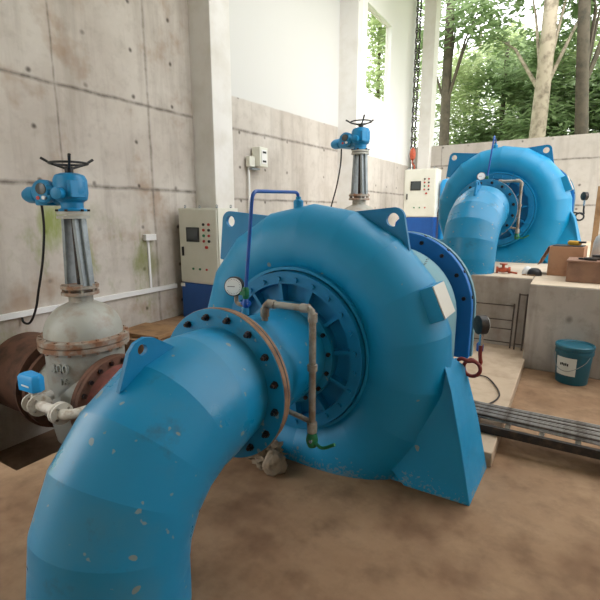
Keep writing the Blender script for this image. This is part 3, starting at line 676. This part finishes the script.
for sx in (-.04, .04): MB().cyl((sx, 0, 1.5), (sx, 0, 2.62), .010, 8).build('sling', 'dark_steel', ch)
MB().box((0, 0, 6.95), (.25, .25, .1)).build('hoist_body', 'orange', ch)

# ------------------------------------------------------------------ pail by the ledge
K = thing('paint_pail', 'teal plastic pail with white label standing against the concrete ledge', 'bucket', (.115, 4.41, 0), -.4); K.scale = (.93, .93, .96)
MB().lathe([(.128, 0), (.132, .008), (.150, .30), (.150, .325), (.14, .325)], n=40).build('pail_body', 'pail', K)
MB().ringloop([(.150, .27), (.158, .27), (.158, .30), (.150, .30)], (0, 0, 0), (0, 0, 1), 40).build('pail_rib', 'pail', K)
ld = MB().lathe([(.160, .322), (.162, .345), (.155, .352), (.145, .345), (.14, .337)], n=40).build('pail_lid', 'pail_lid', K)
lb = MB(); A = [math.radians(-128+i*5) for i in range(15)]
lb.rings([[Vector(((.1365+.0625*(z-.02)+.0015)*math.cos(a), (.1365+.0625*(z-.02)+.0015)*math.sin(a), z)) for a in A] for z in (.085, .25)], False, False, False); lb = lb.build('label_sheet', 'label', K)
mk = MB()
for i in range(5):
    a = math.radians(-108+i*6); mk.box((.1505*math.cos(a), .1505*math.sin(a), .185+.004*(i % 2)), (.004, .010, .022), Matrix.Rotation(a, 3, 'Z'))
mk.build('label_print', 'dark_steel', lb)
hd = bez([(-.155, 0, .30), (-.14, -.075, .23), (-.06, -.165, .15), (.04, -.17, .14), (.13, -.09, .21), (.155, 0, .30)], 6); MB().tube(hd, .003, 6).build('wire_handle', 'galv', K)

# ------------------------------------------------------------------ cable ladder on the floor with a bundle of steel rods on it
LA = Vector((-.75, 3.16, .10)); LB = Vector((1.6, 3.16, .10))
LR = thing('cable_ladder', 'dark rusty steel cable ladder lying across the raised strip under the rods', 'cable ladder', (-.6, 2.84, .09))
for dy in (0, .30): MB().box((1.2, dy, .028), (3.0, .028, .05)).build('rail', 'dark_steel', LR)
for i in range(15): MB().box((-.2+.19*i, .15, .028), (.028, .272, .02)).build('rung', 'off_white', LR)
rods = []
spots = ['nearest the front rail', 'at the back of the bundle']
for i in range(22):
    yy = 2.89+.0195*(i % 14)+random.uniform(-.001, .001)+(.008 if i >= 14 else 0); zz = .158+(.016 if i >= 14 else 0)
    a = -.06+.004*(i % 14)+(.02 if i >= 14 else 0); L0, L1 = -.62+random.uniform(-.05, .12), 2.1+random.uniform(-.1, .1)
    P = [(x, (x-.0)*a+.004*math.sin(x*3), .001*math.sin(x*5+i)) for x in [L0+(L1-L0)*k/10 for k in range(11)]]
    r_ = MB().tube(P, .0062, 6).build('steel_rod', ('rod', 'rod', 'old_steel')[i % 3]); r_.location = (0, yy, zz)
    tag(r_, ('thin grey steel rod' if i % 3 < 2 else 'thin brown rusted steel rod')+' in the bundle lying on the cable ladder', 'rod', 'grey steel rods of the bundle' if i % 3 < 2 else 'brown steel rods of the bundle')
cb = MB().tube(bez([(-.58, 3.86, .101), (-.48, 3.83, .101), (-.36, 3.55, .101), (-.37, 3.35, .101), (-.46, 3.20, .101), (-.60, 3.20, .101)], 8), .006, 8).build('loose_cable', 'dark_steel')
tag(cb, 'dark cable curling on the strip floor behind the near turbine foot', 'cable')

# ------------------------------------------------------------------ frames leaning on the retaining wall
def frame_rack(label, x0, x1, y0, z1, rungs, lean=.10):
    t = thing('metal_rack', label, 'rack', (x0, y0, .09), 0, 'steel frames against the ledge')
    w_ = x1-x0; h = z1-.09
    def P(x, f_): return (x, lean*f_, .012+h*f_)
    for x in (0, w_): MB().cyl(P(x, 0), P(x, 1), .0075, 8).build('upright', 'old_steel', t)
    for f_ in rungs: MB().cyl(P(0, f_), P(w_, f_), .006, 8).build('crossbar', 'old_steel', t)
    return t
frame_rack('wide rusty steel frame leaning on the ledge behind the near turbine', -.80, -.43, 4.82, .53, (.12, .42, .62, .95), .10)
frame_rack('narrow tall rusty steel frame leaning on the ledge corner', -.39, -.32, 4.80, .64, (.1, .98), .12)
bt = thing('spray_bottle', 'small dark blue bottle on the strip floor before the steel frames', 'bottle', (-.68, 4.62, .09))
MB().lathe([(.03, 0), (.034, .01), (.034, .07), (.02, .09)], n=16).build('bottle_body', 'blue_pipe', bt); MB().lathe([(.012, .09), (.012, .12)], n=12).build('bottle_cap', 'dark_steel', bt)

# ------------------------------------------------------------------ clutter on the upper ledge
zt = LZ+.004
v = thing('pipe_fitting', 'small orange red valve fitting lying on the ledge edge', 'pipe fitting', (-.60, 5.24, zt))
MB().lathe([(.035, -.07), (.035, -.05), (.022, -.045), (.03, 0), (.022, .045), (.035, .05), (.035, .07)], (0, 0, .037), (1, .2, 0), 16).build('fitting_body', 'orange', v)
MB().lathe([(.015, 0), (.015, .04), (.04, .045), (.04, .055)], (0, 0, .05), (0, 0, 1), 14).build('fitting_wheel', 'orange', v)
MB().cyl((.05, 0, .02), (.14, -.02, .012), .01, 8).build('fitting_stem', 'orange', v)
v = thing('dust_mask', 'black rounded mask with white shell lying on the ledge', 'mask', (-.30, 5.24, zt), .2); v.scale = (.68, .68, .75)
MB().lathe([(.105, 0), (.102, .04), (.085, .075), (.05, .095), (.01, .10)], n=24).build('mask_shell', 'black', v)
MB().lathe([(.075, 0), (.07, .06), (.045, .10), (.01, .115)], (-.09, .05, 0), (0, 0, 1), 20).build('mask_filter', 'sack', v)
MB().tube(bez([(-.12, -.02, .01), (-.17, -.05, .01), (-.15, -.09, .01), (-.08, -.10, .01), (0, -.11, .012)], 5), .006, 6).build('mask_strap', 'wood', v)
v = thing('cardboard_box', 'tall open cardboard box leaning left of the dusty crate', 'box', (-.035, 5.45, zt), -.12)
q = MB(); q.rings([[Vector((x, y, z)) for x, y in ((-.14-t*.0, -.14), (.17, -.14), (.17, .14), (-.14, .14))] for z, t in ((0, 0), (.30, 1))]); q.build('box_body', 'cardboard', v, bevel=.003)
q = MB(); q.rings([[Vector(p_) for p_ in ((-.143, -.14, .30), (-.143, .14, .30), (-.149, .14, .298), (-.149, -.14, .298))], [Vector(p_) for p_ in ((-.235, -.13, .10), (-.235, .13, .10), (-.241, .13, .098), (-.241, -.13, .098))]]); q.build('box_flap', 'cardboard', v)
q = MB(); q.box((.02, 0, .305), (.27, .25, .008)); q.build('box_inside_shade', 'dark_steel', v)  # dark slab on the closed top, painted shade for the box's inside
v = thing('tool_crate', 'dusty brown crate with tools piled on it at the ledge corner', 'crate', (.215, 5.04, zt), -.05)
q = MB(); q.span((-.22, -.16, 0), (.5, .2, .19)); q.build('crate_body', 'crate', v, bevel=.008)
q = MB(); q.span((-.23, -.17, .185), (.51, .21, .205)); q.build('crate_rim', 'crate', v, bevel=.004)
def tool(name, label, cat, pts, r, mat, group=None):
    o = MB().tube(bez(pts, 5), r, 8).build(name, mat); tag(o, label, cat, group)
    return o
z0 = zt+.22
None and tool('adjustable_wrench', 'dark wrench lying crosswise on top of the dusty crate', 'wrench', [(.22, 4.90, z0), (.35, 4.95, z0+.005), (.52, 5.02, z0+.01), (.60, 5.08, z0+.01)], [.022]+[.011]*14+[.02], 'dark_steel') if False else None
wr = thing('wrench', 'dark steel wrench lying crosswise on top of the dusty crate', 'wrench', (.12, 5.02, zt+.207), .3)
MB().box((.10, 0, .008), (.22, .022, .012)).build('wrench_shaft', 'dark_steel', wr); MB().lathe([(.03, 0), (.03, .014)], (-.02, 0, 0), (0, 0, 1), 12).build('wrench_head', 'dark_steel', wr)
wr = thing('pipe_clamp', 'dark steel clamp lying behind the wrench on the dusty crate', 'clamp', (.20, 4.95, zt+.207), -.2)
MB().tube([(.08*math.cos(a), .05*math.sin(a), .012) for a in [2*PI*k/20*.8 for k in range(21)]], .012, 8).build('clamp_ring', 'dark_steel', wr); MB().cyl((.08, 0, .012), (.18, .03, .012), .009, 8).build('clamp_screw', 'dark_steel', wr)
wr = thing('hand_grinder', 'yellow handled grinder resting on the cardboard box', 'power tool', (.03, 5.38, zt+.311), -.3); wr.scale = (.75, .75, .75)
MB().lathe([(.02, -.09), (.032, -.07), (.032, .05), (.026, .08)], (0, 0, .034), (1, -.3, 0), 14).build('grinder_body', 'yellow', wr); MB().lathe([(.045, -.012), (.045, .012)], (.10, -.03, .05), (0, 0, 1), 16).build('grinder_head', 'dark_steel', wr)
wr = thing('cable_coil', 'black coiled cable lying on the far side of the dusty crate', 'cable', (.30, 5.12, zt+.207))
MB().tube([(.11*math.cos(a), .09*math.sin(a), .01+.004*a/3) for a in [2*PI*k/16 for k in range(49)]], .009, 6).build('coil_loops', 'black', wr)
def lump(name, mat, loc, size, seed, label=None, cat=None, amp=.25, parent=None, n=14):
    rnd = random.Random(seed); m = MB(); R = []
    ph = [rnd.uniform(0, 6) for _ in range(6)]
    for i in range(n+1):
        th = PI*i/n; R.append([])
        for k in range(22):
            a = 2*PI*k/22; r = 1+amp*(math.sin(3*a+ph[0]+2*th)+math.sin(5*th+ph[1]+a)+.7*math.sin(7*a+ph[2]-3*th)+.5*math.sin(11*a+5*th+ph[3]))*.5*math.sin(th)
            R[-1].append(Vector((size[0]*r*math.sin(th)*math.cos(a), size[1]*r*math.sin(th)*math.sin(a), max(0, size[2]*(.55+r*.8*math.cos(th))))))
    m.rings(R); o = m.build(name, mat, parent, sharp=60); o.location = loc
    if label: tag(o, label, cat)
    return o
lump('white_sack', 'sack', (.36, 5.62, zt), (.17, .20, .36), 4, 'crumpled white plastic sack behind the dusty crate', 'sack', .15)
pt = MB().span((.24, 7.6, zt), (.31, 7.68, 1.80)).build('wooden_post', 'wood'); tag(pt, 'rough brown wooden post standing beyond the white sack at right', 'post')
# rag and cement lumps below the near flange
def rough_lump(name, mat, loc, size, seed, label, cat, amp):
    from mathutils import noise as mn
    m = MB(); R = []
    for i in range(25):
        th = PI*i/24; row = []
        for k in range(40):
            a = 2*PI*k/40; d = Vector((math.sin(th)*math.cos(a), math.sin(th)*math.sin(a), math.cos(th)))
            f_ = 1+amp*(mn.noise(d*1.6+Vector((seed, 0, 0)))*1.2+abs(mn.noise(d*3.7+Vector((0, seed, 0))))*1.1+mn.noise(d*8+Vector((seed, seed, 0)))*.35)
            row.append(Vector((size[0]*d.x*f_, size[1]*d.y*f_, max(0, size[2]*(.6+d.z*f_*.8)))))
        R.append(row)
    m.rings(R); o = m.build(name, mat, sharp=55); o.location = loc; tag(o, label, cat)
rough_lump('dusty_rag', 'cloth', (-1.44, 1.98, 0), (.10, .07, .085), 2.3, 'crumpled cement-stiff rag on the floor below the elbow flange', 'rag', .75)
rough_lump('cement_lump', 'cloth', (-1.32, 1.92, 0), (.062, .062, .085), 9.1, 'rounded grey cement lump right of the crumpled rag', 'lump', .22)
# hatch board by the pit
bd = MB().box((-4.28, 3.62, .03), (.62, .50, .04), Matrix.Rotation(.15, 3, 'Z')).build('plywood_board', 'wood', bevel=.003); tag(bd, 'pale plywood board lying on the floor behind the gate valve', 'board')
# things beside the far cabinet
v = thing('oil_tank', 'light blue cylinder tank standing right of the far cabinet', 'tank', (-2.47, 10.35, zt))
MB().lathe([(.12, 0), (.13, .03), (.13, 1.25), (.10, 1.33), (.03, 1.36)], n=24).build('tank_shell', 'blue_bright', v); MB().tube(corner([(0, 0, 1.35), (0, 0, 1.45), (.12, -.1, 1.45)], .03), .012, 8).build('tank_pipe', 'dark_steel', v)
v = thing('hose_reel', 'black hose loop hanging before the light blue tank', 'hose', (-2.35, 9.9, zt))
MB().tube([(.16*math.cos(a), .02*math.sin(3*a), .62+.20*math.sin(a)) for a in [2*PI*k/24 for k in range(49)]], .014, 8).build('hose_loop', 'black', v); MB().cyl((0, .03, 0), (0, .03, .82), .02, 8).build('reel_stand', 'dark_steel', v)
v = thing('yellow_bottle', 'yellow gas bottle standing at the foot of the light blue tank', 'bottle', (-2.12, 9.75, zt))
MB().lathe([(.07, 0), (.08, .02), (.08, .42), (.03, .50), (.03, .55)], n=20).build('bottle_shell', 'yellow', v); MB().lathe([(.045, .55), (.045, .60)], n=14).build('bottle_guard', 'orange', v)

# ------------------------------------------------------------------ trees
def leaf_mesh(name, mat, parent, blobs, count, ls, rnd, aspect=2.6, droop=.3):
    m = MB()
    tot = sum(b[3]**2 for b in blobs)
    for (bx_, by_, bz_, br_) in blobs:
        for _ in range(int(count*br_**2/tot)):
            d = Vector((rnd.gauss(0, 1), rnd.gauss(0, 1), rnd.gauss(0, 1))).normalized()*br_*(rnd.random()**.45)
            p = Vector((bx_, by_, bz_))+Vector((d.x, d.y, d.z*.8))
            L = ls*rnd.uniform(.6, 1.4); a = rnd.uniform(0, 2*PI); dr = Vector((math.cos(a), math.sin(a), rnd.uniform(-1, .5)*droop*2)).normalized()
            sd_ = dr.cross(Vector((rnd.uniform(-.5, .5), rnd.uniform(-.5, .5), 1))).normalized()*L/aspect/2
            q = len(m.v); m.v += [tuple(p), tuple(p+dr*L*.45+sd_), tuple(p+dr*L), tuple(p+dr*L*.45-sd_)]; m.f.append((q, q+1, q+2, q+3))
    me = bpy.data.meshes.new(name); me.from_pydata(m.v, [], m.f); me.materials.append(M[mat]); o = bpy.data.objects.new(name, me); COL.objects.link(o); o.parent = parent; return o
def tree(name, label, x, y, h, tr, mat, bark, seed, blobs=None, count=2600, ls=.32, aspect=3, lean=0):
    rnd = random.Random(seed); t = thing(name, label, 'tree', (x, y, -.3), 0, 'trees outside the far opening')
    P = bez([(0, 0, 0), (lean*.3+.05*rnd.uniform(-1, 1), 0, h*.33), (lean*.7, .05, h*.66), (lean, 0, h)], 6)
    MB().tube(P, [tr*(1-.35*i/(len(P)-1)) for i in range(len(P))], 14).build('trunk', bark, t)
    if blobs is None: blobs = [(rnd.uniform(-1.2, 1.2), rnd.uniform(-.8, .8), rnd.uniform(h*.35, h), rnd.uniform(.6, 1.2)) for _ in range(9)]
    for b_ in blobs[:5]:
        MB().tube([P[int(len(P)*.55)], Vector(b_[:3])*.6+Vector((0, 0, h*.25)), Vector(b_[:3])], [tr*.25, tr*.15, tr*.06], 6).build('branch', bark, t)
    leaf_mesh('foliage', mat, t, blobs, count, ls, rnd, aspect); return t
tree('pale_trunk_tree', 'stout pale-barked tree trunk rising left of the far turbine lifting corner', -1.1, 14.9, 9.0, .25, 'leaf2', 'bark', 1, [(random.uniform(-1.5, 1.5), random.uniform(.5, 1.5), random.uniform(6.5, 9), 1.0) for _ in range(6)], 1800)
bpy.data.objects['pale_trunk_tree']['label'] = 'stout pale-barked tree rising in the right half of the opening'
tree('dark_trunk_tree', 'slim dark-barked tree at the left end of the opening', -3.78, 15.0, 9.0, .18, 'leaf2', 'bark_dark', 2, [(random.uniform(-1.2, 1.2), random.uniform(-.5, 1), random.uniform(6, 9), 1.0) for _ in range(6)], 1600)
tree('leaning_dark_tree', 'dark leaning tree trunk at the right edge of the opening', .25, 15.0, 9.0, .2, 'leaf2', 'bark_dark', 3, [(random.uniform(-1, 1), random.uniform(.5, 1.5), random.uniform(7, 9), 1.0) for _ in range(5)], 1500, lean=-.7)
specs = [(-5.2, 17.6, 'leaf1', 'slender bright green bamboo clump farthest left in the opening', 'bamboo_clump'), (-2.6, 18.5, 'leaf2', 'mid green leafy tree just right of the slim dark trunk', 'leafy_tree'),
         (-.9, 19.2, 'leaf1', 'bright bushy tree behind the middle of the far turbine', 'leafy_tree'), (-.2, 17.6, 'leaf2', 'leafy tree just left of the stout pale trunk', 'leafy_tree'),
         (1.9, 17.8, 'leaf3', 'pale broad-leaved tree right of the stout pale trunk', 'leafy_tree'), (3.4, 18.4, 'leaf2', 'leafy tree at the right edge of the opening', 'leafy_tree'),
         (5.2, 19.5, 'leaf3', 'pale tree beyond the right edge of the opening', 'leafy_tree'), (-8.0, 20.0, 'leaf1', 'leafy tree showing through the small high window', 'leafy_tree'),
         (-4.2, 22, 'leaf1', 'tall tree standing behind the bamboo clump', 'leafy_tree'), (-1.8, 23, 'leaf3', 'tall pale tree deep in the forest left of centre', 'leafy_tree'), (1.0, 23, 'leaf1', 'tall tree deep in the forest behind the pale trunk', 'leafy_tree'), (4.2, 24, 'leaf1', 'tall tree deep in the forest at right', 'leafy_tree')]
for i, (x, y, mt, lb_, nm) in enumerate(specs):
    rnd = random.Random(30+i); hh = 7.6 if y < 21 else 9.5
    if i == 7: hh = 10.5
    bl = [(rnd.uniform(-1.5, 1.5), rnd.uniform(-.8, .8), 1.0+(hh-1.4)*(k+.5)/18, rnd.uniform(.8, 1.25)) for k in range(18)]
    tree(nm, lb_, x, y, hh, .07 if nm == 'bamboo_clump' else .10, mt, 'bark_dark' if i % 2 else 'bark', 50+i, bl, 9500, .30 if mt != 'leaf3' else .44, 5 if nm == 'bamboo_clump' else (3 if mt != 'leaf3' else 2.6))
